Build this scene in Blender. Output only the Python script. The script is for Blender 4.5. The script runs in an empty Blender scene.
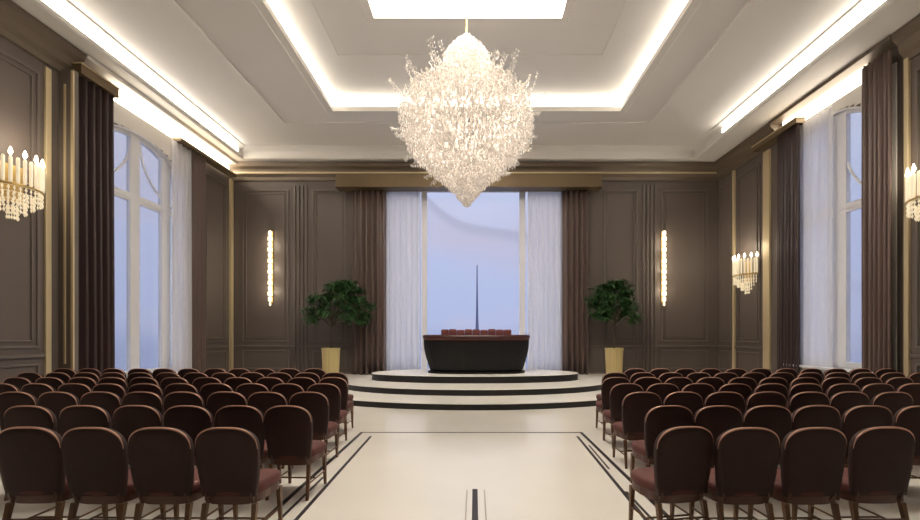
import bpy, bmesh, math, random
from mathutils import Vector, Matrix
random.seed(7)
PI = math.pi
SC = bpy.context.scene
COL = SC.collection
EYE = 1.67

# ---------------------------------------------------------------- camera, world, light, exposure
cam_d = bpy.data.cameras.new('camera')
cam_d.sensor_width = 36.0
cam_d.lens = 420 / 920 * 36
cam_d.shift_x = -15 / 920
cam_d.shift_y = 74 / 920
cam_d.clip_start = 0.05
cam_d.clip_end = 3000
cam = bpy.data.objects.new('camera', cam_d)
cam.location = (0, 0, EYE)
cam.rotation_euler = (PI / 2, 0, 0)
COL.objects.link(cam)
SC.camera = cam

SC.view_settings.view_transform = 'Standard'
SC.view_settings.look = 'None'
SC.view_settings.gamma = 1
SC.view_settings.use_curve_mapping = False
SC.view_settings.exposure = 1.02
SC.cycles.use_denoising = True
SC.cycles.max_bounces = 10
SC.cycles.diffuse_bounces = 5
SC.cycles.transparent_max_bounces = 40
SC.cycles.sample_clamp_indirect = 4.0


def lin(c):
    return tuple((v / 255 / 12.92) if v / 255 <= 0.04045 else ((v / 255 + 0.055) / 1.055) ** 2.4 for v in c) + (1.0,)


def make_world():
    w = bpy.data.worlds.new('sky'); SC.world = w
    w.use_nodes = True
    nt = w.node_tree; N = nt.nodes; L = nt.links
    N.clear()
    out = N.new('ShaderNodeOutputWorld'); bg = N.new('ShaderNodeBackground')
    tc = N.new('ShaderNodeTexCoord'); sep = N.new('ShaderNodeSeparateXYZ')
    L.new(tc.outputs['Generated'], sep.inputs[0])
    # height gradient of an overcast dusk sky
    mr = N.new('ShaderNodeMapRange'); mr.inputs[1].default_value = -0.12; mr.inputs[2].default_value = 0.55
    L.new(sep.outputs[2], mr.inputs[0])
    cr = N.new('ShaderNodeValToRGB')
    e = cr.color_ramp.elements
    e[0].position = 0.0; e[0].color = lin((150, 160, 192))
    e[1].position = 1.0; e[1].color = lin((212, 222, 242))
    for p, c in ((0.14, (158, 168, 202)), (0.22, (178, 188, 222)), (0.45, (184, 193, 226)), (0.72, (196, 205, 232))):
        q = e.new(p); q.color = lin(c)
    L.new(mr.outputs[0], cr.inputs[0])
    # a soft bank of cloud
    mp = N.new('ShaderNodeMapping'); mp.inputs['Scale'].default_value = (1.2, 1.2, 3.5)
    L.new(tc.outputs['Generated'], mp.inputs[0])
    nz = N.new('ShaderNodeTexNoise'); nz.inputs['Scale'].default_value = 2.1; nz.inputs['Detail'].default_value = 3
    L.new(mp.outputs[0], nz.inputs[0])
    r2 = N.new('ShaderNodeMapRange'); r2.inputs[1].default_value = 0.46; r2.inputs[2].default_value = 0.62; r2.inputs[4].default_value = 0.6
    L.new(nz.outputs[0], r2.inputs[0])
    mx = N.new('ShaderNodeMixRGB'); mx.inputs[2].default_value = lin((196, 192, 212))
    L.new(r2.outputs[0], mx.inputs[0]); L.new(cr.outputs[0], mx.inputs[1])
    # a long low cloud bank whose upper edge dips towards the east
    def mth(op, a, b=None, c=None):
        n_ = N.new('ShaderNodeMath'); n_.operation = op
        for i_, v_ in enumerate((a, b, c)):
            if v_ is None: continue
            if isinstance(v_, (int, float)): n_.inputs[i_].default_value = v_
            else: L.new(v_, n_.inputs[i_])
        return n_.outputs[0]
    yy = mth('MAXIMUM', sep.outputs[1], 0.05)
    t_ = mth('DIVIDE', sep.outputs[0], yy); e_ = mth('DIVIDE', sep.outputs[2], yy)
    neg = mth('MINIMUM', t_, 0.0)
    edge = mth('ADD', mth('MULTIPLY_ADD', t_, -0.15, 0.262), mth('MULTIPLY', mth('MULTIPLY', neg, neg), 4.0))
    dd = mth('SUBTRACT', edge, e_)                 # > 0 below the edge
    def ramp(v, a, b, c, d):
        r_ = N.new('ShaderNodeMapRange'); r_.interpolation_type = 'SMOOTHSTEP'
        r_.inputs[1].default_value = a; r_.inputs[2].default_value = b; r_.inputs[3].default_value = c; r_.inputs[4].default_value = d
        L.new(v, r_.inputs[0]); return r_.outputs[0]
    front = ramp(sep.outputs[1], .6, .9, 0, 1)
    body = mth('MULTIPLY', mth('MULTIPLY', ramp(dd, -.004, .012, 0, .55), ramp(dd, .05, .14, 1, 0)), front)
    rim = mth('MULTIPLY', mth('MULTIPLY', ramp(dd, -.004, .008, 0, .5), ramp(dd, .012, .04, 1, 0)), front)
    m1 = N.new('ShaderNodeMixRGB'); m1.inputs[2].default_value = lin((190, 186, 208)); L.new(body, m1.inputs[0]); L.new(mx.outputs[0], m1.inputs[1])
    m2 = N.new('ShaderNodeMixRGB'); m2.inputs[2].default_value = lin((160, 162, 184)); L.new(rim, m2.inputs[0]); L.new(m1.outputs[0], m2.inputs[1])
    L.new(m2.outputs[0], bg.inputs[0]); bg.inputs[1].default_value = 0.54
    L.new(bg.outputs[0], out.inputs[0])


make_world()

# ---------------------------------------------------------------- materials
def mat(name, rgb, rough=0.6, metal=0.0, var=0.0, vscale=3.0, bump=0.0, bscale=40.0, emit=None, estr=0.0,
        stretch=(1, 1, 1), coat=0.0, sheen=0.0, spec=0.5):
    m = bpy.data.materials.new(name); m.use_nodes = True
    nt = m.node_tree; N = nt.nodes; L = nt.links
    b = N['Principled BSDF']
    b.inputs['Base Color'].default_value = lin(rgb)
    b.inputs['Roughness'].default_value = rough
    b.inputs['Metallic'].default_value = metal
    b.inputs['Specular IOR Level'].default_value = spec
    b.inputs['Coat Weight'].default_value = coat
    b.inputs['Sheen Weight'].default_value = sheen
    tc = N.new('ShaderNodeTexCoord'); mp = N.new('ShaderNodeMapping'); mp.inputs['Scale'].default_value = stretch
    L.new(tc.outputs['Object'], mp.inputs[0])
    if var:
        nz = N.new('ShaderNodeTexNoise'); nz.inputs['Scale'].default_value = vscale; nz.inputs['Detail'].default_value = 4
        L.new(mp.outputs[0], nz.inputs[0])
        hs = N.new('ShaderNodeHueSaturation'); hs.inputs['Color'].default_value = lin(rgb)
        mr = N.new('ShaderNodeMapRange'); mr.inputs[1].default_value = 0.3; mr.inputs[2].default_value = 0.7
        mr.inputs[3].default_value = 1 - var; mr.inputs[4].default_value = 1 + var
        L.new(nz.outputs[0], mr.inputs[0]); L.new(mr.outputs[0], hs.inputs['Value']); L.new(hs.outputs[0], b.inputs['Base Color'])
    if bump:
        nb = N.new('ShaderNodeTexNoise'); nb.inputs['Scale'].default_value = bscale; nb.inputs['Detail'].default_value = 3
        L.new(mp.outputs[0], nb.inputs[0])
        bp = N.new('ShaderNodeBump'); bp.inputs['Strength'].default_value = bump; bp.inputs['Distance'].default_value = 0.01
        L.new(nb.outputs[0], bp.inputs['Height']); L.new(bp.outputs[0], b.inputs['Normal'])
    if emit:
        b.inputs['Emission Color'].default_value = lin(emit); b.inputs['Emission Strength'].default_value = estr
    return m


def sheer_mat():
    m = bpy.data.materials.new('sheer_voile'); m.use_nodes = True
    nt = m.node_tree; N = nt.nodes; L = nt.links; N.clear()
    out = N.new('ShaderNodeOutputMaterial')
    d = N.new('ShaderNodeBsdfDiffuse'); d.inputs[0].default_value = lin((245, 245, 250))
    t = N.new('ShaderNodeBsdfTranslucent'); t.inputs[0].default_value = lin((250, 250, 253))
    tr = N.new('ShaderNodeBsdfTransparent')
    a = N.new('ShaderNodeMixShader'); a.inputs[0].default_value = 0.55
    b = N.new('ShaderNodeMixShader'); b.inputs[0].default_value = 0.30
    wv = N.new('ShaderNodeTexNoise'); wv.inputs['Scale'].default_value = 60
    mr = N.new('ShaderNodeMapRange'); mr.inputs[3].default_value = 0.2; mr.inputs[4].default_value = 0.4
    L.new(wv.outputs[0], mr.inputs[0]); L.new(mr.outputs[0], b.inputs[0])
    L.new(d.outputs[0], a.inputs[1]); L.new(t.outputs[0], a.inputs[2])
    L.new(a.outputs[0], b.inputs[1]); L.new(tr.outputs[0], b.inputs[2]); L.new(b.outputs[0], out.inputs[0])
    return m


def glass_mat():
    m = bpy.data.materials.new('window_glass'); m.use_nodes = True
    nt = m.node_tree; N = nt.nodes; L = nt.links; N.clear()
    out = N.new('ShaderNodeOutputMaterial')
    tr = N.new('ShaderNodeBsdfTransparent'); tr.inputs[0].default_value = (0.96, 0.97, 0.99, 1)
    g = N.new('ShaderNodeBsdfGlossy'); g.inputs['Roughness'].default_value = 0.3
    fr = N.new('ShaderNodeFresnel'); fr.inputs[0].default_value = 1.45
    mu = N.new('ShaderNodeMath'); mu.operation = 'MULTIPLY'; mu.inputs[1].default_value = 0.2
    mx = N.new('ShaderNodeMixShader')
    L.new(fr.outputs[0], mu.inputs[0]); L.new(mu.outputs[0], mx.inputs[0])
    L.new(tr.outputs[0], mx.inputs[1]); L.new(g.outputs[0], mx.inputs[2]); L.new(mx.outputs[0], out.inputs[0])
    return m


def crystal_mat(name, rgb, estr, clear=0.78):
    """clear, faintly glowing crystal: most light passes through each facet."""
    m = bpy.data.materials.new(name); m.use_nodes = True
    nt = m.node_tree; N = nt.nodes; L = nt.links; N.clear()
    out = N.new('ShaderNodeOutputMaterial')
    d = N.new('ShaderNodeBsdfDiffuse'); d.inputs[0].default_value = lin(rgb)
    tr = N.new('ShaderNodeBsdfTransparent')
    g = N.new('ShaderNodeBsdfGlossy'); g.inputs['Roughness'].default_value = 0.25
    e = N.new('ShaderNodeEmission'); e.inputs[0].default_value = lin(rgb); e.inputs[1].default_value = estr
    a = N.new('ShaderNodeMixShader'); a.inputs[0].default_value = 0.12
    b = N.new('ShaderNodeMixShader'); b.inputs[0].default_value = clear
    s = N.new('ShaderNodeAddShader')
    L.new(d.outputs[0], a.inputs[1]); L.new(g.outputs[0], a.inputs[2])
    L.new(a.outputs[0], b.inputs[1]); L.new(tr.outputs[0], b.inputs[2])
    L.new(b.outputs[0], s.inputs[0]); L.new(e.outputs[0], s.inputs[1]); L.new(s.outputs[0], out.inputs[0])
    return m


def floor_mat():
    m = mat('cream_marble', (240, 235, 227), rough=0.16, var=0.035, vscale=0.7, spec=0.5)
    return m


M = {
    'wall': mat('taupe_lacquer', (100, 90, 84), rough=0.5, var=0.04, vscale=1.2, stretch=(1, 1, 0.2)),
    'wall_trim': mat('taupe_moulding', (108, 98, 91), rough=0.4),
    'ceiling': mat('ceiling_plaster', (230, 226, 221), rough=0.75, var=0.015, vscale=0.6),
    'plaster': mat('white_plaster', (228, 224, 218), rough=0.6),
    'floor': floor_mat(),
    'inlay': mat('dark_marble_inlay', (42, 34, 38), rough=0.5),
    'tread': mat('pale_marble_tread', (240, 236, 230), rough=0.25, var=0.02, vscale=1.0),
    'riser': mat('black_stone_riser', (20, 16, 18), rough=0.4),
    'gold': mat('brushed_gold', (212, 182, 120), rough=0.32, metal=0.85),
    'pot_gold': mat('pale_ribbed_gold', (216, 196, 142), rough=0.35, metal=0.5),
    'gold_trim': mat('pale_gold_trim', (204, 186, 150), rough=0.42, metal=0.25),
    'bronze': mat('bronze_pelmet', (112, 94, 68), rough=0.4, metal=0.35, var=0.06, vscale=2),
    'crown': mat('bronze_cornice', (112, 99, 84), rough=0.42, metal=0.2),
    'white': mat('white_window_paint', (226, 226, 230), rough=0.45),
    'drape': mat('brown_satin_drape', (58, 42, 42), rough=0.45, sheen=0.05, bump=0.1, bscale=80),
    'drape_back': mat('taupe_satin_drape', (104, 86, 80), rough=0.36, sheen=0.05, bump=0.1, bscale=80),
    'sheer': sheer_mat(),
    'glass': glass_mat(),
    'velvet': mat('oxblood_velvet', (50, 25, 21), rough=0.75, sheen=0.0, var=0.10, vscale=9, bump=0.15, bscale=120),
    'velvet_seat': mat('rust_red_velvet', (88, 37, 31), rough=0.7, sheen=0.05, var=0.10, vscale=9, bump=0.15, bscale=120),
    'piping': mat('rose_bronze_piping', (206, 158, 138), rough=0.35, metal=0.3),
    'wood': mat('walnut_frame', (84, 50, 36), rough=0.4, var=0.12, vscale=6, stretch=(1, 1, 6)),
    'leg': mat('golden_walnut_leg', (112, 80, 54), rough=0.38, metal=0.15, var=0.1, vscale=6),
    'black_velvet': mat('black_velvet', (13, 10, 12), rough=0.55, sheen=0.0, spec=0.3),
    'wine': mat('wine_leather', (58, 20, 20), rough=0.35, var=0.1, vscale=6),
    'rose': mat('dusky_rose_velvet', (104, 48, 44), rough=0.6, sheen=0.0, var=0.1, vscale=8),
    'leaf': mat('dark_green_leaf', (46, 82, 38), rough=0.5, var=0.35, vscale=5),
    'trunk': mat('grey_brown_bark', (98, 88, 76), rough=0.8, var=0.2, vscale=12, stretch=(1, 1, .3)),
    'soil': mat('dark_potting_soil', (40, 30, 22), rough=0.95, bump=0.6, bscale=60),
    'crystal': crystal_mat('warm_crystal', (218, 209, 199), 0.05, 0.5),
    'glow': mat('glowing_crystal', (250, 236, 205), rough=0.3, emit=(255, 232, 190), estr=.9),
    'bulb': mat('candle_bulb', (255, 246, 225), rough=0.3, emit=(255, 236, 200), estr=5.0),
    'tube': mat('lit_glass_rod', (228, 220, 200), rough=0.3, emit=(255, 234, 196), estr=0.2),
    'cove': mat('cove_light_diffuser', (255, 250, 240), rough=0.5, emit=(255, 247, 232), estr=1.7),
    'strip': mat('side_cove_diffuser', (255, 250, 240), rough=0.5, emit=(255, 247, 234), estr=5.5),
    'frieze': mat('window_frieze_diffuser', (255, 250, 240), rough=0.5, emit=(255, 241, 220), estr=4.0),  # emission stands in for cove light grazing the plaster frieze
    'panel': mat('ceiling_panel_diffuser', (255, 252, 245), rough=0.5, emit=(255, 246, 230), estr=9.0),
    'steel': mat('haze_grey_metal', (120, 124, 140), rough=0.6),
}

# ---------------------------------------------------------------- mesh helpers
class MB:
    def __init__(s):
        s.v = []; s.f = []

    def box(s, x0, x1, y0, y1, z0, z1):
        n = len(s.v)
        s.v += [(x0, y0, z0), (x1, y0, z0), (x1, y1, z0), (x0, y1, z0), (x0, y0, z1), (x1, y0, z1), (x1, y1, z1), (x0, y1, z1)]
        s.f += [tuple(n + i for i in q) for q in ((0, 3, 2, 1), (4, 5, 6, 7), (0, 1, 5, 4), (1, 2, 6, 5), (2, 3, 7, 6), (3, 0, 4, 7))]
        return s

    def prism(s, pts, z0, z1, pts2=None):
        """outline in the XY plane (counter-clockwise) raised from z0 to z1; pts2 is the upper outline."""
        n = len(s.v); k = len(pts); p2 = pts2 or pts
        s.v += [(x, y, z0) for x, y in pts] + [(x, y, z1) for x, y in p2]
        s.f.append(tuple(n + i for i in reversed(range(k))))
        s.f.append(tuple(n + k + i for i in range(k)))
        for i in range(k):
            j = (i + 1) % k
            s.f.append((n + i, n + j, n + k + j, n + k + i))
        return s

    def tube(s, path, r, n=8, closed=False, cap=True):
        P = [Vector(p) for p in path]; K = len(P)
        rr = r if isinstance(r, (list, tuple)) else [r] * K
        base = len(s.v); up = Vector((0, 0, 1))
        t0 = None
        for i in range(K):
            a = P[(i - 1) % K] if (closed or i > 0) else P[i]
            b = P[(i + 1) % K] if (closed or i < K - 1) else P[i]
            t = (b - a).normalized()
            if t0 is None:
                u = t.cross(up)
                if u.length < 0.1: u = t.cross(Vector((1, 0, 0)))
                u.normalize()
            else:
                u = (u - t * u.dot(t)).normalized()
            t0 = t; w = t.cross(u)
            for k in range(n):
                an = 2 * PI * k / n
                q = P[i] + (u * math.cos(an) + w * math.sin(an)) * rr[i]
                s.v.append(tuple(q))
        m = K if closed else K - 1
        for i in range(m):
            i2 = (i + 1) % K
            for k in range(n):
                k2 = (k + 1) % n
                s.f.append((base + i * n + k, base + i * n + k2, base + i2 * n + k2, base + i2 * n + k))
        if cap and not closed:
            s.f.append(tuple(base + k for k in reversed(range(n))))
            s.f.append(tuple(base + (K - 1) * n + k for k in range(n)))
        return s

    def lathe(s, prof, c=(0, 0, 0), n=24):
        base = len(s.v); K = len(prof)
        for r, z in prof:
            for k in range(n):
                a = 2 * PI * k / n
                s.v.append((c[0] + r * math.cos(a), c[1] + r * math.sin(a), c[2] + z))
        for i in range(K - 1):
            for k in range(n):
                k2 = (k + 1) % n
                s.f.append((base + i * n + k, base + i * n + k2, base + (i + 1) * n + k2, base + (i + 1) * n + k))
        s.f.append(tuple(base + k for k in reversed(range(n))))
        s.f.append(tuple(base + (K - 1) * n + k for k in range(n)))
        return s

    def drop(s, c, r, h, rot=0.0):
        """elongated faceted crystal drop."""
        n = len(s.v); x, y, z = c
        s.v.append((x, y, z + h / 2))
        for k in range(4):
            a = rot + PI / 2 * k
            s.v.append((x + r * math.cos(a), y + r * math.sin(a), z - h * 0.08))
        s.v.append((x, y, z - h / 2))
        for k in range(4):
            k2 = (k + 1) % 4
            s.f.append((n, n + 1 + k, n + 1 + k2)); s.f.append((n + 5, n + 1 + k2, n + 1 + k))
        return s

    def mesh(s, name):
        me = bpy.data.meshes.new(name); me.from_pydata(s.v, [], s.f)
        me.update()
        return me

    def build(s, name, m, parent=None, bevel=0.0, smooth=False, seg=2, fix=True):
        me = s.mesh(name)
        if fix:
            bm = bmesh.new(); bm.from_mesh(me)
            bmesh.ops.recalc_face_normals(bm, faces=bm.faces)
            bm.to_mesh(me); bm.free()
        me.materials.append(m)
        if smooth:
            for p in me.polygons: p.use_smooth = True
        o = bpy.data.objects.new(name, me); COL.objects.link(o)
        if parent: o.parent = parent
        if bevel:
            b = o.modifiers.new('bevel', 'BEVEL'); b.width = bevel; b.segments = seg; b.limit_method = 'ANGLE'
        return o


def tag(o, label, cat, group=None, kind=None):
    if label: o['label'] = label
    if cat: o['category'] = cat
    if group: o['group'] = group
    if kind: o['kind'] = kind
    return o


def struct(o):
    o['kind'] = 'structure'
    return o


def empty(name, loc=(0, 0, 0), rz=0.0):
    o = bpy.data.objects.new(name, None); COL.objects.link(o)
    o.empty_display_size = 0.2
    o.location = loc; o.rotation_euler = (0, 0, rz)
    return o


def copy_tree(o, parent=None):
    c = o.copy(); COL.objects.link(c)
    if parent: c.parent = parent
    for ch in list(o.children): copy_tree(ch, c)
    return c


def Z(h): return h + EYE            # height above the eye -> height above the floor

# ---------------------------------------------------------------- room shell
XW = 9.35; YB = 16.15; YF = -1.6
H0, H1, H2, H3 = 6.5, 6.9, 7.3, 7.95
T1 = (-8.6, 8.15, 0.0, 15.55)
T2 = (-4.4, 4.5, 2.9, 12.94)
T3 = (-2.35, 2.02, 6.2, 9.67)

fl = MB(); fl.box(-XW - .4, XW + .4, YF - .3, YB + .3, -0.3, 0.0); struct(fl.build('floor', M['floor']))

# ceiling: stepped tray
ce = MB()
def ring(mb, R, S, z):
    x0, x1, y0, y1 = R; a0, a1, b0, b1 = S
    n = len(mb.v)
    mb.v += [(x0, y0, z), (x1, y0, z), (x1, y1, z), (x0, y1, z), (a0, b0, z), (a1, b0, z), (a1, b1, z), (a0, b1, z)]
    for i in range(4):
        j = (i + 1) % 4
        mb.f.append((n + i, n + j, n + 4 + j, n + 4 + i))
def wallring(mb, S, z0, z1):
    a0, a1, b0, b1 = S; n = len(mb.v)
    mb.v += [(a0, b0, z0), (a1, b0, z0), (a1, b1, z0), (a0, b1, z0), (a0, b0, z1), (a1, b0, z1), (a1, b1, z1), (a0, b1, z1)]
    for i in range(4):
        j = (i + 1) % 4
        mb.f.append((n + i, n + j, n + 4 + j, n + 4 + i))
R0 = (-XW - .35, XW + .35, YF - .3, YB + .3)
ring(ce, R0, T1, Z(H0)); wallring(ce, T1, Z(H0), Z(H1))
ring(ce, T1, T2, Z(H1)); wallring(ce, T2, Z(H1), Z(H2))
ring(ce, T2, T3, Z(H2)); wallring(ce, T3, Z(H2), Z(H3))
n = len(ce.v); a0, a1, b0, b1 = T3
ce.v += [(a0, b0, Z(H3)), (a1, b0, Z(H3)), (a1, b1, Z(H3)), (a0, b1, Z(H3))]; ce.f.append((n, n + 1, n + 2, n + 3))
me = ce.mesh('ceiling'); me.materials.append(M['ceiling'])
bm = bmesh.new(); bm.from_mesh(me); bmesh.ops.remove_doubles(bm, verts=bm.verts, dist=1e-4)
bmesh.ops.recalc_face_normals(bm, faces=bm.faces); bm.to_mesh(me); bm.free()
ceil = bpy.data.objects.new('ceiling', me); COL.objects.link(ceil); struct(ceil)
sm = ceil.modifiers.new('thickness', 'SOLIDIFY'); sm.thickness = 0.12; sm.offset = 1.0

def frame_run(mb, S, prof):
    """sweep a profile [(inset, z)] round rectangle S with mitred corners."""
    a0, a1, b0, b1 = S; n = len(mb.v); K = len(prof)
    for d, z in prof:
        mb.v += [(a0 + d, b0 + d, z), (a1 - d, b0 + d, z), (a1 - d, b1 - d, z), (a0 + d, b1 - d, z)]
    for k in range(K):
        k2 = (k + 1) % K
        for i in range(4):
            j = (i + 1) % 4
            mb.f.append((n + k * 4 + i, n + k * 4 + j, n + k2 * 4 + j, n + k2 * 4 + i))

def sq(d0, d1, z0, z1): return [(d0, z0), (d1, z0), (d1, z1), (d0, z1)]
# mouldings of the tray
m = MB()
frame_run(m, T1, [(0.0, Z(H0) - .03), (-.10, Z(H0) - .03), (-.10, Z(H0) + .005), (0.0, Z(H0) + .005)])
frame_run(m, T1, [(0.0, Z(H0) - .03), (.05, Z(H0) + .0), (.05, Z(H0) + .08), (0, Z(H0) + .1)])
frame_run(m, T1, [(0.0, Z(H1) - .14), (.10, Z(H1) - .06), (.18, Z(H1) - .03), (.2, Z(H1) + .0), (0, Z(H1) + .0)])
struct(m.build('trim_1', M['plaster']))
m = MB()
frame_run(m, T2, [(0.03, Z(H1) - .05), (-.16, Z(H1) - .05), (-.2, Z(H1) - .02), (-.2, Z(H1)), (0.0, Z(H1)), (0.0, Z(H1) + .09), (.03, Z(H1) + .09)])
struct(m.build('trim_2', M['plaster']))
m = MB()
frame_run(m, T3, [(0.03, Z(H2) - .05), (-.12, Z(H2) - .05), (-.15, Z(H2)), (0.0, Z(H2)), (0.0, Z(H2) + .05), (.03, Z(H2) + .05)])
frame_run(m, (-3.6, 3.35, 4.9, 11.0), sq(0, .025, Z(H2) - .012, Z(H2)))
struct(m.build('trim_3', M['plaster']))
m = MB()
frame_run(m, (-6.25, 5.75, 1.4, 13.75), [(0, Z(H1)), (0, Z(H1) - .025), (.05, Z(H1) - .035), (.08, Z(H1) - .01), (.08, Z(H1))])
struct(m.build('trim_4', M['plaster']))

# lit strips of the ceiling
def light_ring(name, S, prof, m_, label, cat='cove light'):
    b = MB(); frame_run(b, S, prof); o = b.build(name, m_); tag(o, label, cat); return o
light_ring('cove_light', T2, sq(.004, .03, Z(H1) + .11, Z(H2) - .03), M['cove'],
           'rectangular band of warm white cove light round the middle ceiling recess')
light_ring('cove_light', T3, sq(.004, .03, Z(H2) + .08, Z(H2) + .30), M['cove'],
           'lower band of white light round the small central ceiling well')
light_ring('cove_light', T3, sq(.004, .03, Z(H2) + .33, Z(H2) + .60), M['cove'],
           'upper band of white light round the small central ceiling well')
b = MB(); b.box(a0 + .15, a1 - .15, b0 + .15, b1 - .15, Z(H3) - .05, Z(H3) - .002)
tag(b.build('light_panel', M['panel']), 'flat glowing panel closing the central ceiling well above the chandelier', 'ceiling light')
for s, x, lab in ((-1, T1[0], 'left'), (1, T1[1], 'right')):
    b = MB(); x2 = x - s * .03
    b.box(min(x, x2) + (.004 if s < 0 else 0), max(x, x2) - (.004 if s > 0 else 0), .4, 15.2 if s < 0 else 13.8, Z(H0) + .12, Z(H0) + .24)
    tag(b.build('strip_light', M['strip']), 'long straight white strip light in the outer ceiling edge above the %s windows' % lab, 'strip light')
# window bay friezes: plaster washed by a cove, that light put in as emission
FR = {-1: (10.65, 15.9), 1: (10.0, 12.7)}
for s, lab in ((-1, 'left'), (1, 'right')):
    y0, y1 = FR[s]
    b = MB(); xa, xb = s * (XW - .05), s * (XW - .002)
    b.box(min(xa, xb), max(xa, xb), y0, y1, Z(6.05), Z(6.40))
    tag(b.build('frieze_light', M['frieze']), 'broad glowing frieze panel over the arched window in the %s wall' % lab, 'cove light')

# walls -------------------------------------------------------------
def solid_face(name, quads, mtl, thick, axis_sign):
    mb = MB()
    for q in quads:
        n = len(mb.v); mb.v += q; mb.f.append((n, n + 1, n + 2, n + 3))
    me = mb.mesh(name); me.materials.append(mtl)
    bm = bmesh.new(); bm.from_mesh(me); bmesh.ops.remove_doubles(bm, verts=bm.verts, dist=1e-4)
    # extrude outwards for thickness
    geom = bmesh.ops.extrude_face_region(bm, geom=list(bm.faces))
    vs = [g for g in geom['geom'] if isinstance(g, bmesh.types.BMVert)]
    bmesh.ops.translate(bm, verts=vs, vec=thick)
    bmesh.ops.recalc_face_normals(bm, faces=bm.faces)
    bm.to_mesh(me); bm.free()
    o = bpy.data.objects.new(name, me); COL.objects.link(o); struct(o)
    return o

WIN = {-1: dict(y0=10.0, y1=13.4, zs=.50, spring=Z(4.55), apex=Z(5.55), trans=Z(3.75)),
       1: dict(y0=9.65, y1=12.35, zs=.80, spring=Z(4.6), apex=Z(5.75), trans=Z(3.2))}
def arch_z(w, y):
    c = (w['y0'] + w['y1']) / 2; a = (w['y1'] - w['y0']) / 2
    t = max(0, 1 - ((y - c) / a) ** 2)
    return w['spring'] + (w['apex'] - w['spring']) * math.sqrt(t)
ZT = Z(H0) + .05
for s, nm in ((-1, 'wall_left'), (1, 'wall_right')):
    w = WIN[s]; x = s * XW; Q = []
    def quad(ya, yb, za, zb, zc=None, zd=None):
        Q.append([(x, ya, za), (x, yb, zb), (x, yb, zd if zd is not None else 0), (x, ya, zc if zc is not None else 0)])
    R = lambda ya, yb, za, zb: Q.append([(x, ya, za), (x, yb, za), (x, yb, zb), (x, ya, zb)])
    NS = 28
    ys = [w['y0'] + (w['y1'] - w['y0']) * (1 - math.cos(PI * i / NS)) / 2 for i in range(NS + 1)]
    R(YF - .3, w['y0'], 0, w['zs']); R(YF - .3, w['y0'], w['zs'], w['spring']); R(YF - .3, w['y0'], w['spring'], ZT)
    R(w['y1'], YB + .0, 0, w['zs']); R(w['y1'], YB, w['zs'], w['spring']); R(w['y1'], YB, w['spring'], ZT)
    for i in range(NS):
        R(ys[i], ys[i + 1], 0, w['zs'])
        za, zb = arch_z(w, ys[i]), arch_z(w, ys[i + 1])
        Q.append([(x, ys[i], za), (x, ys[i + 1], zb), (x, ys[i + 1], ZT), (x, ys[i], ZT)])
    solid_face(nm, Q, M['wall'], (s * .3, 0, 0), s)

BW = (-3.45, 3.4, Z(-1.5), Z(5.62))     # back window opening x0,x1,z0,z1
x0, x1, z0, z1 = BW
Q = []
def RB(xa, xb, za, zb): Q.append([(xa, YB, za), (xb, YB, za), (xb, YB, zb), (xa, YB, zb)])
for za, zb in ((0, z0), (z0, z1), (z1, ZT)):
    RB(-XW - .3, x0, za, zb); RB(x1, XW + .3, za, zb)
RB(x0, x1, 0, z0); RB(x0, x1, z1, ZT)
solid_face('wall_back', Q, M['wall'], (0, .3, 0), 1)
b = MB(); b.box(-XW - .3, XW + .3, YF - .3, YF, 0, ZT); struct(b.build('wall_front', M['wall']))

# panel mouldings, rails, crowns -----------------------------------
def on_back(mb, u0, u1, z0, z1, w=.055, d=.035):
    for (a, b_, c, e) in ((u0, u1, z0, z0 + w), (u0, u1, z1 - w, z1), (u0, u0 + w, z0 + w, z1 - w), (u1 - w, u1, z0 + w, z1 - w)):
        mb.box(a, b_, YB - d, YB - .0005, c, e)
def on_side(mb, s, u0, u1, z0, z1, w=.055, d=.035):
    xa, xb = s * (XW - d), s * (XW - .0005)
    for (a, b_, c, e) in ((u0, u1, z0, z0 + w), (u0, u1, z1 - w, z1), (u0, u0 + w, z0 + w, z1 - w), (u1 - w, u1, z0 + w, z1 - w)):
        mb.box(min(xa, xb), max(xa, xb), a, b_, c, e)
m = MB()
for sx in (-1, 1):
    def bx(a, b_): return (min(sx * a, sx * b_), max(sx * a, sx * b_))
    for (a, b_, w_, in_) in ((7.15, 8.95, .06, 0), (7.3, 8.8, .03, .15), (4.95, 6.25, .06, 0), (5.08, 6.12, .03, .13)):
        u0, u1 = bx(a, b_); on_back(m, u0, u1, Z(-.3) + in_, Z(5.55) - in_, w_)
    for (a, b_) in ((7.15, 8.95), (4.95, 6.25)):
        u0, u1 = bx(a, b_); on_back(m, u0, u1, .32, Z(-.62), .05)
    u0, u1 = bx(6.4, 7.0)
    for q in range(4):
        c0 = u0 + .04 + q * .15
        m.box(c0, c0 + .07, YB - .05, YB - .0005, .25, Z(5.7))
    u0, u1 = bx(3.5, 9.34)
    m.box(u0, u1, YB - .05, YB - .0005, Z(-.5), Z(-.43))
struct(m.build('trim_5', M['wall_trim'], bevel=.008))
m = MB()
SIDEP = {-1: [(YF + .3, 1.2), (1.6, 4.6), (5.0, 9.0), (14.45, 15.75)],
         1: [(YF + .3, 1.2), (1.6, 4.6), (5.0, 8.9), (13.75, 15.0), (15.3, 16.0)]}
for s in (-1, 1):
    for a, b_ in SIDEP[s]:
        on_side(m, s, a, b_, Z(-.3), Z(5.6))
        if b_ - a > 1: on_side(m, s, a + .14, b_ - .14, Z(-.3) + .14, Z(5.6) - .14, .03)
        on_side(m, s, a, b_, .32, Z(-.62), .05)
        xa, xb = s * (XW - .05), s * (XW - .0005)
        m.box(min(xa, xb), max(xa, xb), a - .15, b_ + .1, Z(-.5), Z(-.43))
struct(m.build('trim_6', M['wall_trim'], bevel=.008))
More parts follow.
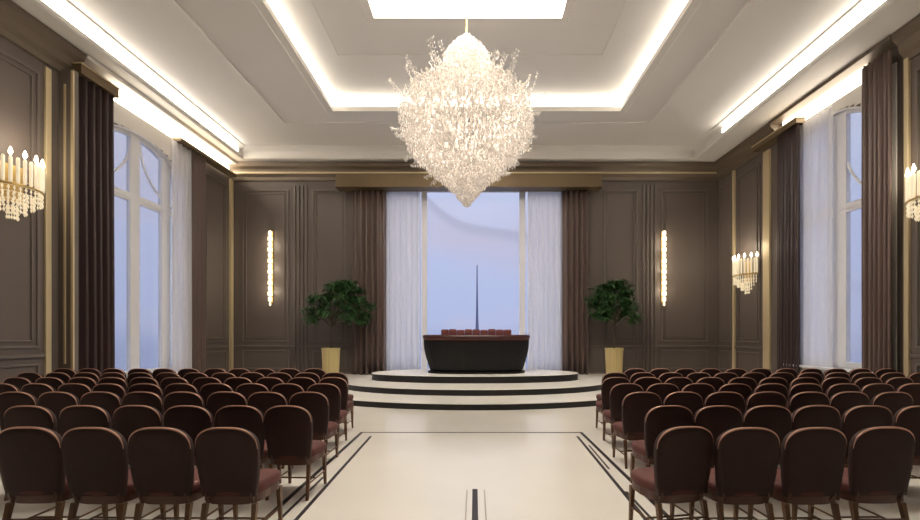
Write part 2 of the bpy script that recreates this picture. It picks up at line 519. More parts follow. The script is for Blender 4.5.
# baseboards
for nm, bx_ in (('baseboard_back', (-XW, XW, YB - .04, YB)), ('baseboard_left', (-XW, -XW + .04, YF, YB)), ('baseboard_right', (XW - .04, XW, YF, YB))):
    b = MB(); b.box(*bx_, 0.0, .2); struct(b.build(nm, M['wall_trim'], bevel=.01))
# crowns: brown bronze cornice
def crown_prof(sgn):
    return None
m = MB()
def sweep_y(mb, s, prof, y0, y1):
    n = len(mb.v); K = len(prof)
    for y in (y0, y1):
        mb.v += [(s * (XW - d), y, z) for d, z in prof]
    for k in range(K):
        k2 = (k + 1) % K; mb.f.append((n + k, n + k2, n + K + k2, n + K + k))
    mb.f.append(tuple(range(n, n + K))); mb.f.append(tuple(range(n + K, n + 2 * K)))
def sweep_x(mb, prof, x0, x1):
    n = len(mb.v); K = len(prof)
    for x in (x0, x1):
        mb.v += [(x, YB - d, z) for d, z in prof]
    for k in range(K):
        k2 = (k + 1) % K; mb.f.append((n + k, n + k2, n + K + k2, n + K + k))
    mb.f.append(tuple(range(n, n + K))); mb.f.append(tuple(range(n + K, n + 2 * K)))
CP = [(.0005, Z(5.88)), (.06, Z(5.88)), (.08, Z(6.0)), (.16, Z(6.08)), (.20, Z(6.25)), (.30, Z(6.34)), (.34, Z(6.48)), (.0005, Z(6.48))]
CT = [(.0005, Z(6.40)), (.12, Z(6.40)), (.34, Z(6.42)), (.38, Z(6.48)), (.0005, Z(6.48))]
sweep_x(m, CP, -XW + .02, XW - .02)
sweep_y(m, -1, CP, YF, 9.75)
sweep_y(m, 1, CP, YF, 9.1)
sweep_y(m, 1, CP, 12.85, YB - .1)
sweep_y(m, 1, CT, 9.1, 12.85)
struct(m.build('trim_7', M['crown']))
m = MB(); sweep_y(m, -1, CT, 9.75, YB - .1); struct(m.build('trim_8', M['plaster']))
# thin gilt line on the back cornice and gilt vertical strips
m = MB()
m.box(-XW + .1, XW - .1, YB - .20, YB - .165, Z(6.10), Z(6.16))
struct(m.build('trim_9', M['gold_trim']))
m = MB()
def vstrip(s, y0, y1, d, z0, z1):
    xa, xb = s * (XW - d), s * (XW - .0005)
    m.box(min(xa, xb), max(xa, xb), y0, y1, z0, z1)
vstrip(1, 15.05, 15.17, .07, .2, Z(5.88)); vstrip(1, 13.25, 13.55, .07, .55, Z(5.85)); vstrip(1, 9.0, 9.1, .07, .2, Z(6.0))
vstrip(-1, 9.1, 9.22, .06, .25, Z(5.8)); vstrip(-1, 15.95, 16.1, .1, .2, Z(5.9))
struct(m.build('trim_10', M['gold_trim'], bevel=.01))
# the projecting pier beside the near left drape
m = MB(); m.box(-XW, -9.02, 9.42, 9.56, 0, Z(5.95)); struct(m.build('trim_11', M['wall_trim'], bevel=.01))
m = MB(); m.box(-9.21, -9.17, 9.40, 9.42, 1.0, Z(5.6)); m.box(-9.05, -9.0, 9.40, 9.44, .15, Z(5.9))
struct(m.build('trim_12', M['gold_trim']))

# floor inlays -------------------------------------------------------
def inlay(name, pts):
    b = MB(); b.prism(pts, .0002, .003); struct(b.build(name, M['inlay']))
def strip2(xa, ya, xb, yb, w): return [(xa - w / 2, ya), (xa + w / 2, ya), (xb + w / 2, yb), (xb - w / 2, yb)]
k = 1
b = MB()
for seg in (strip2(-1.86, .2, -1.92, 7.14, .05), strip2(-1.50, .2, -1.70, 6.85, .04), strip2(-1.72, .2, -1.77, 4.9, .03),
            strip2(1.72, .2, 1.80, 7.14, .05), strip2(1.38, .2, 1.67, 6.85, .04), strip2(1.56, .2, 1.60, 4.45, .03), strip2(1.66, 5.2, 1.71, 6.3, .025)):
    b.prism(seg, .0002, .003)
b.prism([(-1.94, 7.10), (1.82, 7.10), (1.82, 7.14), (-1.94, 7.14)], .0002, .003)
b.prism([(-.028, .2), (.028, .2), (.028, 4.52), (-.028, 4.52)], .0002, .003)
struct(b.build('floor_line', M['inlay']))
b = MB(); b.prism(strip2(-.085, .2, -.085, 4.5, .012), .0002, .0025); b.prism(strip2(.10, .2, .10, 4.5, .012), .0002, .0025)
struct(b.build('floor_line', mat('pale_brass_inlay', (176, 164, 140), rough=.3, metal=.3)))

# ---------------------------------------------------------------- windows
def window_side(s, idx):
    w = WIN[s]; root = empty('window_%d' % idx, (s * (XW + .12), (w['y0'] + w['y1']) / 2, w['zs'])); struct(root)
    ox, oy, oz = root.location
    NS = 28
    # frame: outer casing following the arch
    def arch_path(inset):
        c = oy; a = (w['y1'] - w['y0']) / 2 - inset; hh = w['apex'] - w['spring'] - inset
        pts = [(w['y0'] + inset, w['zs'])]
        for i in range(NS + 1):
            t = PI - PI * i / NS
            pts.append((c + a * math.cos(t), w['spring'] + hh * math.sin(t)))
        pts.append((w['y1'] - inset, w['zs']))
        return pts
    A = arch_path(.005); B = arch_path(.13)
    mb = MB(); n = len(A)
    for P in (A, B):
        for y, z in P:
            mb.v.append((-.05, y - oy, z - oz)); mb.v.append((.05, y - oy, z - oz))
    for i in range(n - 1):
        o0, o1 = 2 * i, 2 * i + 2; p0, p1 = 2 * n + 2 * i, 2 * n + 2 * i + 2
        mb.f += [(o0, o1, p1, p0), (o0 + 1, p0 + 1, p1 + 1, o1 + 1), (o0, o0 + 1, o1 + 1, o1), (p0, p1, p1 + 1, p0 + 1)]
    mb.f += [(0, 2 * n, 2 * n + 1, 1), (2 * n - 2, 2 * n - 1, 4 * n - 1, 4 * n - 2)]
    hw = (w['y1'] - w['y0']) / 2
    posts = ((-.07, .16), (1.1, .18)) if s < 0 else ((-.15, .2), (.95, .1))
    for c, pw in posts:
        zt = arch_z(w, oy + c)
        mb.box(-.06, .06, c - pw, c + pw, 0, zt - oz - .02)
    mb.box(-.055, .055, -hw + .1, hw - .1, w['trans'] - oz - .11, w['trans'] - oz + .11)
    mb.box(-.07, .07, -hw + .1, hw - .1, w['trans'] - oz - .03, w['trans'] - oz + .03)
    mb.box(-.055, .055, -hw + .1, hw - .1, 0, .16)
    # curved tracery in the head
    for sg in (-1, 1):
        pts = [(0, sg * (hw * .95 - .85 * hw * math.sin(t)), w['trans'] - oz + .2 + (w['apex'] - w['trans'] - .4) * (1 - math.cos(t))) for t in [PI / 2 * q / 10 for q in range(11)]]
        mb.tube(pts, .035, 6)
    fr = mb.build('window_frame', M['white'], root, bevel=.008)
    g = MB(); C = arch_path(.08)
    n = len(C); g.v += [(-.006, y - oy, z - oz) for y, z in C] + [(.006, y - oy, z - oz) for y, z in C]
    g.f.append(tuple(range(n))); g.f.append(tuple(range(2 * n - 1, n - 1, -1)))
    for i in range(n): g.f.append((i, (i + 1) % n, n + (i + 1) % n, n + i))
    g.build('pane', M['glass'], root)
    sl = MB(); sl.box(-.36 if s > 0 else -.12, .12 if s > 0 else .36, -hw - .1, hw + .1, -.06, .0)
    sl.build('window_sill', M['white'], root, bevel=.01)
    # white plaster reveal lining
    rv = MB(); D = arch_path(.001); E = arch_path(.045); n = len(D)
    xi = s * .17; xo = -s * .16
    for P in (D, E):
        for y, z in P:
            rv.v.append((xi, y - oy, z - oz)); rv.v.append((xo, y - oy, z - oz))
    for i in range(n - 1):
        o0, o1 = 2 * i, 2 * i + 2; p0, p1 = 2 * n + 2 * i, 2 * n + 2 * i + 2
        rv.f += [(o0, o1, p1, p0), (o0 + 1, p0 + 1, p1 + 1, o1 + 1), (o0, o0 + 1, o1 + 1, o1), (p0, p1, p1 + 1, p0 + 1)]
    rv.build('window_casing', M['white'], root)
window_side(-1, 1)
window_side(1, 2)

def window_back():
    x0, x1, z0, z1 = BW
    root = empty('window_3', (0, YB + .15, z0)); struct(root)
    H = z1 - z0
    mb = MB()
    for a, b_ in ((x0, x0 + .1), (x1 - .1, x1), (-2.08, -1.86), (1.72, 1.95)): mb.box(a, b_, -.05, .05, 0, H)
    mb.box(x0, x1, -.05, .05, 0, .12); mb.box(x0, x1, -.05, .05, H - .12, H)
    mb.build('window_frame', M['white'], root, bevel=.01)
    g = MB(); g.box(x0 + .05, x1 - .05, -.006, .006, .05, H - .05); g.build('pane', M['glass'], root)
window_back()
# white plaster field above / around side windows (between drapes) : lining behind the sheers
m = MB()
def wfield(s, y0, y1, z0, z1):
    xa, xb = s * (XW - .03), s * (XW - .0005)
    m.box(min(xa, xb), max(xa, xb), y0, y1, z0, z1)
for s in (-1, 1):
    w = WIN[s]; NS = 16
    ys = [w['y0'] + (w['y1'] - w['y0']) * i / NS for i in range(NS + 1)]
    for i in range(NS):
        za = max(arch_z(w, ys[i]), arch_z(w, ys[i + 1]))
        wfield(s, ys[i], ys[i + 1], za + .0, Z(6.02))
    wfield(s, w['y0'] - .35, w['y0'], .3, Z(6.02)); wfield(s, w['y1'], w['y1'] + .25, .3, Z(6.02))
struct(m.build('trim_13', M['plaster']))

# tower and hills outside
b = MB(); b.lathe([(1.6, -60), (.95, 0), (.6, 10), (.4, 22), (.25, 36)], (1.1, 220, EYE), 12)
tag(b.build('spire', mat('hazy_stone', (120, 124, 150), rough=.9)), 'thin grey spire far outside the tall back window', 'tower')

# ---------------------------------------------------------------- dais
def half_ellipse(a, b_, yc, yback, n=64, tip=None):
    pts = [(a * math.cos(PI + PI * i / n), yc + b_ * math.sin(PI + PI * i / n)) for i in range(n + 1)]
    if yback: pts += [(a, yback), (-a, yback)]
    return pts
def full_ellipse(a, b_, yc, n=96, bb=None):
    out = []
    for i in range(n):
        t = 2 * PI * i / n; s_ = math.sin(t)
        out.append((a * math.cos(t), yc + (b_ if s_ < 0 else (bb or b_)) * s_))
    return out
dais = empty('tiered_dais', (0, 12.5, 0))
tag(dais, 'low curved stage of three pale marble steps with black risers below the settee', 'stage')
def tier(outline, outline_in, z0, z1, label):
    ol = [(x, y - 12.5) for x, y in outline]; oi = [(x, y - 12.5) for x, y in outline_in]
    r = MB(); r.prism(oi, z0, z1 - .012)
    rs = r.build('step', M['riser'], dais)
    t = MB(); t.prism(ol, z1 - .014, z1); t.build('tread', M['tread'], rs)
    rs['label'] = label
z_1, z_2, z_3 = .142, .30, .50
tier(half_ellipse(6.0, 4.83, 14.0, YB - .05), half_ellipse(5.99, 4.82, 14.0, YB - .05), .0, z_1, 'widest lowest step')
tier(full_ellipse(3.82, 1.95, 12.3, bb=2.6), full_ellipse(3.81, 1.94, 12.3, bb=2.59), z_1, z_2, 'middle step')
tier(full_ellipse(3.12, 1.1, 12.72, bb=1.5), full_ellipse(3.11, 1.09, 12.72, bb=1.49), z_2, z_3, 'smallest top step')

# ---------------------------------------------------------------- settee on the dais
def superell(a, b_, n=80, p=3.2, a2=None):
    pts = []
    for i in range(n):
        t = 2 * PI * i / n; c, s_ = math.cos(t), math.sin(t)
        pts.append((a * math.copysign(abs(c) ** (2 / p), c), b_ * math.copysign(abs(s_) ** (2 / p), s_)))
    return pts
set_ = empty('tub_settee', (0.04, 12.85, z_3)); set_.scale = (1, 1, 1.13)
tag(set_, 'wide black channel-tufted tub settee with dark red rim on the dais', 'sofa')
def channel_shell():
    mb = MB(); n = 240; levels = []
    for q in range(13):
        t = q / 12
        a = 1.38 + .20 * math.sin(t * PI * .55); bb = .56 + .14 * math.sin(t * PI * .55)
        levels.append((a, bb, .05 + t * .86))
    for a, bb, z in levels:
        base = superell(a, bb, n, 2.8)
        for i, (x, y) in enumerate(base):
            k_ = 1 + .012 * abs(math.sin(i * PI / 5))
            mb.v.append((x * k_, y * k_, z))
    for q in range(12):
        for i in range(n):
            j = (i + 1) % n
            mb.f.append((q * n + i, q * n + j, (q + 1) * n + j, (q + 1) * n + i))
    mb.f.append(tuple(reversed(range(n)))); mb.f.append(tuple(12 * n + i for i in range(n)))
    return mb
channel_shell().build('shell', M['black_velvet'], set_, smooth=True)
b = MB(); b.prism(superell(1.47, .62, 80, 2.8), 0.0, .052); b.build('plinth', M['black_velvet'], set_)
b = MB(); P0 = superell(1.57, .70, 80, 2.8)
b.tube([(x, y, .955) for x, y in P0], .062, 10, closed=True); b.build('rim', M['wine'], set_, smooth=True)
b = MB(); b.tube([(x * 1.012, y * 1.015, .895) for x, y in P0], .02, 8, closed=True); b.build('piping', M['rose'], set_, smooth=True)
b = MB(); b.prism(superell(1.5, .64, 60, 2.8), .90, .985); b.build('seat', M['wine'], set_)
for q in range(9):
    b = MB(); cx = -.98 + q * .245
    b.box(cx - .119, cx + .119, .33 - .02 * abs(q - 4), .50 - .02 * abs(q - 4), .97, 1.165 + .012 * math.sin(q * 2.3))
    b.build('back_cushion', M['rose'], set_, bevel=.04, smooth=True, seg=3)

# ---------------------------------------------------------------- drapes, sheers, pelmets
def drape_mesh(p0, p1, z0, z1, folds, amp, gather=1.0, seed=0, nseg=8, thick=.012):
    rnd = random.Random(seed)
    P0 = Vector((p0[0], p0[1], 0)); P1 = Vector((p1[0], p1[1], 0))
    d = (P1 - P0); Lg = d.length; d.normalize(); nrm = Vector((-d.y, d.x, 0))
    K = folds * nseg; ph = [rnd.uniform(-.25, .25) for _ in range(folds + 2)]; am = [rnd.uniform(.7, 1.25) for _ in range(folds + 2)]
    mb = MB(); rows = 9
    for r in range(rows + 1):
        t = r / rows; z = z0 + (z1 - z0) * t
        for i in range(K + 1):
            u = i / K; f = u * folds; k_ = int(f)
            a = amp * am[k_] * (1 - .35 * t) * math.sin(2 * PI * (f + ph[k_] * .15 * math.sin(2 * t)))
            a2 = .25 * amp * math.sin(4 * PI * f + 1.3 + t)
            q = P0 + d * (Lg * u) + nrm * (a + a2)
            mb.v.append((q.x, q.y, z))
    W = K + 1
    for r in range(rows):
        for i in range(K):
            mb.f.append((r * W + i, r * W + i + 1, (r + 1) * W + i + 1, (r + 1) * W + i))
    return mb
def drape(name, p0, p1, z0, z1, folds, amp, m_, label, cat, seed=0, thick=.012, group=None):
    mb = drape_mesh(p0, p1, z0, z1, folds, amp, seed=seed)
    o = mb.build(name, m_, smooth=True, fix=False)
    so = o.modifiers.new('thickness', 'SOLIDIFY'); so.thickness = thick; so.offset = 0
    tag(o, label, cat, group); return o
zb = z_1 + .01
drape('drape', (-4.64, 15.82), (-3.38, 15.82), zb, Z(5.395), 6, .14, M['drape_back'], 'tall taupe satin drape left of the back window', 'curtain', 1)
drape('drape', (3.30, 15.82), (4.26, 15.82), zb, Z(5.395), 5, .14, M['drape_back'], 'tall taupe satin drape right of the back window', 'curtain', 2)
drape('sheer_curtain', (-3.36, 15.94), (-2.10, 15.94), zb, Z(5.395), 6, .05, M['sheer'], 'white sheer curtain on the left side of the back window', 'curtain', 3, .003)
drape('sheer_curtain', (2.0, 15.94), (3.28, 15.94), zb, Z(5.395), 6, .05, M['sheer'], 'white sheer curtain on the right side of the back window', 'curtain', 4, .003)
drape('drape', (-9.12, 9.64), (-9.12, 10.55), .01, Z(5.95), 5, .11, M['drape'], 'dark brown drape at the near edge of the left window', 'curtain', 5)
drape('drape', (-9.14, 13.62), (-9.14, 14.2), .01, Z(5.925), 6, .06, M['drape_back'], 'narrow taupe drape at the far edge of the left window', 'curtain', 6)
drape('sheer_curtain', (-9.2, 12.75), (-9.2, 13.62), .01, Z(5.925), 4, .05, M['sheer'], 'white sheer curtain hanging in the left window', 'curtain', 7, .003)
drape('drape', (9.12, 9.18), (9.12, 9.88), .01, Z(6.25), 6, .07, M['drape_back'], 'taupe drape at the near edge of the right window', 'curtain', 8)
drape('drape', (9.12, 11.80), (9.12, 12.66), .01, Z(5.925), 7, .07, M['drape'], 'dark brown drape at the far edge of the right window', 'curtain', 9)
drape('sheer_curtain', (9.25, 10.85), (9.25, 11.95), .01, Z(5.925), 4, .05, M['sheer'], 'white sheer curtain hanging in the right window', 'curtain', 10, .003)
# plain taupe wall cloth beyond the far left drape
def pelmet(x0, x1, y0, y1, z0, z1, label):
    root = empty('pelmet', ((x0 + x1) / 2, (y0 + y1) / 2, z0)); ox, oy, oz = root.location
    b = MB(); b.box(x0 - ox, x1 - ox, y0 - oy, y1 - oy, .03, z1 - oz - .03); b.build('board', M['bronze'], root, bevel=.006)
    e = .02
    b = MB(); b.box(x0 - ox - e, x1 - ox + e, y0 - oy - e, y1 - oy, z1 - oz - .035, z1 - oz); b.build('top_edge', M['gold_trim'], root, bevel=.006)
    b = MB(); b.box(x0 - ox - e / 2, x1 - ox + e / 2, y0 - oy - e / 2, y1 - oy, 0, .035); b.build('bottom_edge', M['bronze'], root, bevel=.006)
    tag(root, label, 'pelmet')
pelmet(-5.12, 4.66, 15.42, 15.93, Z(5.4), Z(5.93), 'long bronze pelmet box above the back window curtains')
pelmet(-9.34, -8.98, 9.58, 10.6, Z(5.95), Z(6.2), 'short bronze pelmet over the dark drape near the left pier')
pelmet(-9.28, -9.02, 12.9, 15.9, Z(5.93), Z(6.03), 'slim bronze pelmet over the far drape of the left window')
pelmet(9.02, 9.28, 11.8, 13.7, Z(5.93), Z(6.1), 'bronze pelmet over the far drape of the right window')

# ---------------------------------------------------------------- wall lights
def lamp(name, parent, loc, watts, r):
    ld = bpy.data.lights.new(name, 'POINT'); ld.energy = watts; ld.color = (1.0, .87, .68); ld.shadow_soft_size = r
    lo = bpy.data.objects.new(name, ld); COL.objects.link(lo); lo.parent = parent; lo.location = loc


def crystal_bar(x, label):
    root = empty('wall_light', (x, YB - .001, Z(1.15)))
    b = MB(); b.box(-.07, .07, -.035, 0, 0.05, 2.8); b.build('backplate', M['gold'], root, bevel=.01)
    for q in range(13):
        z = .08 + q * .21; w = .085 if q % 2 else .07
        b = MB(); b.lathe([(.02, 0), (w, .03), (w * 1.05, .09), (w, .16), (.02, .195)], (0, -.12, z), 8)
        b.build('crystal', M['glow'], root)
    b = MB(); b.drop((0, -.12, -.0), .05, .2); b.build('finial', M['glow'], root)
    for z in (.5, 1.4, 2.3): lamp('bar_glow', root, (0, -.4, z), 5, .08)
    tag(root, label, 'wall light')
crystal_bar(-7.82, 'tall slim glowing crystal wall light on the back wall, left of the window')
crystal_bar(7.22, 'tall slim glowing crystal wall light on the back wall, right of the window')

def sconce(s, y, ztop, label, sc=1.0):
    """half-round basket of glass candles over hanging crystals; ztop = bulb tip height."""
    root = empty('crystal_sconce', (s * (XW - .001), y, ztop - 1.27 * sc), 0)
    root.rotation_euler = (0, 0, 0 if s < 0 else PI)
    root.scale = (sc, sc, sc)
    b = MB(); b.box(0, .03, -.22, .22, .25, 1.0); b.build('backplate', M['gold'], root, bevel=.01)
    A, B_ = .42, .5
    arc = [(A * math.sin(t), B_ * math.cos(t)) for t in [PI * i / 24 for i in range(25)]]
    b = MB(); b.tube([(x, yy, .52) for x, yy in arc], .022, 8); b.tube([(x * .96, yy * .96, .60) for x, yy in arc], .012, 6)
    b.build('gallery_ring', M['gold'], root, smooth=True)
    for i in range(15):
        t = PI * (i + .3) / 14.6; x, yy = A * math.sin(t), B_ * math.cos(t)
        x = max(x, .05)
        r = MB(); r.lathe([(.024, 0), (.03, .02), (.03, .46), (.02, .5)], (x, yy, .55), 8)
        rod = r.build('candle_tube', M['tube'], root, smooth=False)
        if i % 2 == 0:
            u = MB(); u.lathe([(.012, 0), (.034, .05), (.03, .09), (.008, .16)], (x, yy, 1.07), 10); u.build('bulb', M['bulb'], rod, smooth=True)
    for ring_i, (k_, zt) in enumerate(((.95, .50), (.7, .40), (.45, .28), (.2, .16))):
        b = MB()
        cnt = 17 - ring_i * 3
        b.tube([(A * k_ * math.sin(PI * i / 12) + .02, B_ * k_ * math.cos(PI * i / 12), zt) for i in range(13)], .006, 5)
        for i in range(cnt):
            t = PI * (i + .5) / cnt; x, yy = A * k_ * math.sin(t) + .02, B_ * k_ * math.cos(t)
            for j in range(3):
                b.drop((x, yy, zt - .05 - .09 * j), .024, .11, i)
        b.build('crystal_fringe', M['tube'], root)
    lamp('sconce_glow', root, (.5, 0, 1.5), 9, .08)
    tag(root, label, 'wall light')
sconce(-1, 8.45, Z(3.68), 'crystal and gold candle sconce on the left wall')
sconce(1, 8.45, Z(3.50), 'crystal and gold candle sconce on the right wall, nearer the camera')
sconce(1, 14.35, Z(2.75), 'small crystal candle sconce on the right wall, nearer the corner')

# ---------------------------------------------------------------- chandelier
def chandelier():
    cx, cy = -.16, 8.0; SCL = 52.5
    root = empty('chandelier', (cx, cy, Z(2.45)))
    tag(root, 'huge cream crystal chandelier hanging over the aisle', 'chandelier')
    zt = Z(H3) - .06 - root.location.z
    b = MB(); b.tube([(0, 0, 2.9), (0, 0, zt)], .012, 6); b.build('cable', M['gold'], root)
    b = MB(); b.lathe([(.16, 0), (.18, .03), (.05, .06)], (0, 0, zt - .06), 20); b.build('ceiling_rose', M['gold'], root)
    b = MB(); b.tube([(0, 0, .5), (0, 0, 3.0)], .018, 10)
    for z, r in ((2.35, .40), (1.9, .95), (1.3, .95), (.85, .6)):
        b.tube([(r * math.cos(2 * PI * i / 32), r * math.sin(2 * PI * i / 32), z) for i in range(32)], .007, 6, closed=True)
        for q in range(6):
            a = 2 * PI * q / 6; b.tube([(0, 0, z), (r * math.cos(a), r * math.sin(a), z)], .006, 5)
    b.build('frame', M['plaster'], root)
    # radius profile: height above the base -> radius
    prof = [(0, .05), (.18, .20), (.4, .42), (.65, .72), (.9, 1.0), (1.15, 1.18), (1.45, 1.27), (1.75, 1.29), (2.0, 1.2), (2.18, .9), (2.3, .62), (2.55, .50), (2.8, .44), (3.0, .3), (3.15, .14), (3.25, .03)]
    def R(z):
        for (za, ra), (zb_, rb) in zip(prof, prof[1:]):
            if za <= z <= zb_: return ra + (rb - ra) * (z - za) / (zb_ - za)
        return .02
    rnd = random.Random(11); mb = MB()
    cnt = 0
    while cnt < 15000:
        z = rnd.uniform(0, 3.25); r = R(z)
        if rnd.random() > r / 1.29 + .05: continue
        q = r * (rnd.uniform(.25, 1.0) ** .45); a = rnd.uniform(0, 2 * PI)
        mb.drop((q * math.cos(a), q * math.sin(a), z), rnd.uniform(.012, .024), rnd.uniform(.05, .11), a); cnt += 1
    o = mb.build('crystal_drops', M['crystal'], root, fix=False); o['kind'] = 'stuff'
    for i in range(90):
        a = 2 * PI * i * .61803; lvl = i % 6
        z = (.75, 1.15, 1.5, 1.85, 2.1, 2.5)[lvl]; r = R(z)
        sp = MB(); dx, dy = math.cos(a), math.sin(a)
        L_ = rnd.uniform(.16, .34); up = rnd.uniform(.1, .35) if lvl > 2 else rnd.uniform(-.12, .1)
        path = [((r - .1 + L_ * t) * dx, (r - .1 + L_ * t) * dy, z + up * t * t) for t in (0, .33, .66, 1)]
        sp.tube(path, .006, 4)
        for t in (.35, .5, .65, .8, .95, 1.05):
            for sd in (-1, 1):
                px = (r - .1 + L_ * t); jit = .035 * sd
                sp.drop((px * dx - jit * dy, px * dy + jit * dx, z + up * t * t + rnd.uniform(-.03, .02)), .014, .06, a)
        sp.build('crystal_spray', M['crystal'], root, fix=False)
    for (x, y, z) in ((0, 0, 1.5), (0, 0, 2.4), (.55, 0, 1.5), (-.55, 0, 1.5), (0, -.55, 1.5), (0, .55, 1.5)):
        ld = bpy.data.lights.new('chandelier_bulb', 'POINT'); ld.energy = CH_W; ld.color = (1.0, .93, .83); ld.shadow_soft_size = .07
        lo = bpy.data.objects.new('chandelier_bulb', ld); COL.objects.link(lo); lo.parent = root; lo.location = (x, y, z)
CH_W = 7
chandelier()

# ---------------------------------------------------------------- potted trees
def potted_tree(x, y, z, seed, label, shape):
    rnd = random.Random(seed)
    root = empty('potted_tree', (x, y, z)); tag(root, label, 'plant')
    b = MB(); n = 48; prof = [(.25, 0), (.26, .02), (.30, .95), (.33, .97), (.33, 1.03), (.29, 1.03), (.28, .93)]
    for r, zz in prof:
        for k in range(n):
            a = 2 * PI * k / n; rr = r * (1 + (.06 if k % 2 else 0) * (1 if r < .32 else 0))
            b.v.append((rr * math.cos(a), rr * math.sin(a), zz))
    for i in range(len(prof) - 1):
        for k in range(n):
            k2 = (k + 1) % n; b.f.append((i * n + k, i * n + k2, (i + 1) * n + k2, (i + 1) * n + k))
    b.f.append(tuple(reversed(range(n)))); b.f.append(tuple((len(prof) - 1) * n + k for k in range(n)))
    pot = b.build('pot', M['pot_gold'], root)
    b = MB(); b.lathe([(.27, .90), (.27, .945), (.1, .96)], (0, 0, 0), 20); b.build('soil', M['soil'], root)
    b = MB(); tops = []
    b.tube([(0, 0, .9), (.02, 0, 1.4), (-.03, .02, 1.9), (0, 0, 2.3)], [.035, .03, .028, .022], 8)
    cl = []
    for q in range(shape['n']):
        a = 2 * PI * q * .618 + rnd.uniform(-.3, .3); t = (q + .5) / shape['n']
        rr = shape['a'] * math.sqrt(1 - t * t * .9) * rnd.uniform(.5, .92)
        cz = shape['z0'] + shape['h'] * t * rnd.uniform(.85, 1.0)
        cxx, cyy = rr * math.cos(a) + shape['dx'] * (.4 + .6 * t), min(rr * math.sin(a) * .75, .2)
        cl.append((cxx, cyy, cz))
        b.tube([(0, 0, 1.75 + .3 * t), (cxx * .5, cyy * .5, (1.9 + cz) / 2 + .1), (cxx, cyy, cz)], [.018, .012, .005], 5)
    b.build('trunk', M['trunk'], root, smooth=True)
    f = MB()
    for (cxx, cyy, cz) in cl + [(0, 0, shape['z0'] + shape['h'] * .85)]:
        for k in range(64):
            a = rnd.uniform(0, 2 * PI); el = rnd.uniform(-.5, .8)
            L_ = rnd.uniform(.16, .30); w = L_ * .18
            st = Vector((cxx, cyy, cz)) + Vector((rnd.gauss(0, .11), rnd.gauss(0, .09), rnd.gauss(0, .045)))
            d = Vector((math.cos(a) * math.cos(el), math.sin(a) * math.cos(el), math.sin(el)))
            sd = d.cross(Vector((0, 0, 1))).normalized() * w
            mid = st + d * L_ * .5 + Vector((0, 0, .02)); end = st + d * L_ + Vector((0, 0, -.06))
            if end.y + y > 15.60: continue
            n0 = len(f.v); f.v += [tuple(st), tuple(mid + sd), tuple(end), tuple(mid - sd), tuple(mid + Vector((0, 0, .012)))]
            f.f += [(n0, n0 + 1, n0 + 4), (n0 + 1, n0 + 2, n0 + 4), (n0 + 2, n0 + 3, n0 + 4), (n0 + 3, n0, n0 + 4)]
    f.build('foliage', M['leaf'], root, fix=False)
potted_tree(-5.18, 15.1, z_1, 3, 'green umbrella-shaped tree in a gold pot left of the dais', dict(n=34, a=1.3, z0=1.95, h=1.5, dx=.5))
potted_tree(5.0, 15.1, z_1, 5, 'green umbrella-shaped tree in a gold pot right of the dais', dict(n=30, a=1.0, z0=2.0, h=1.4, dx=-.08))

# ---------------------------------------------------------------- chairs
def shield(w_top, w_bot, z0, z1, n=28):
    """outline of the chair back in X,Z, starting bottom left going up and over."""
    pts = []
    zs = z1 - .17
    for i in range(6):
        t = i / 6; pts.append((-(w_bot + (w_top - w_bot) * math.sin(t * PI / 2)) / 2, z0 + (zs - z0) * t))
    for i in range(n + 1):
        t = PI - PI * i / n; c, s_ = math.cos(t), math.sin(t)
        pts.append((w_top / 2 * math.copysign(abs(c) ** .72, c), zs + .17 * abs(s_) ** .85))
    for i in reversed(range(6)):
        t = i / 6; pts.append(((w_bot + (w_top - w_bot) * math.sin(t * PI / 2)) / 2, z0 + (zs - z0) * t))
    return pts

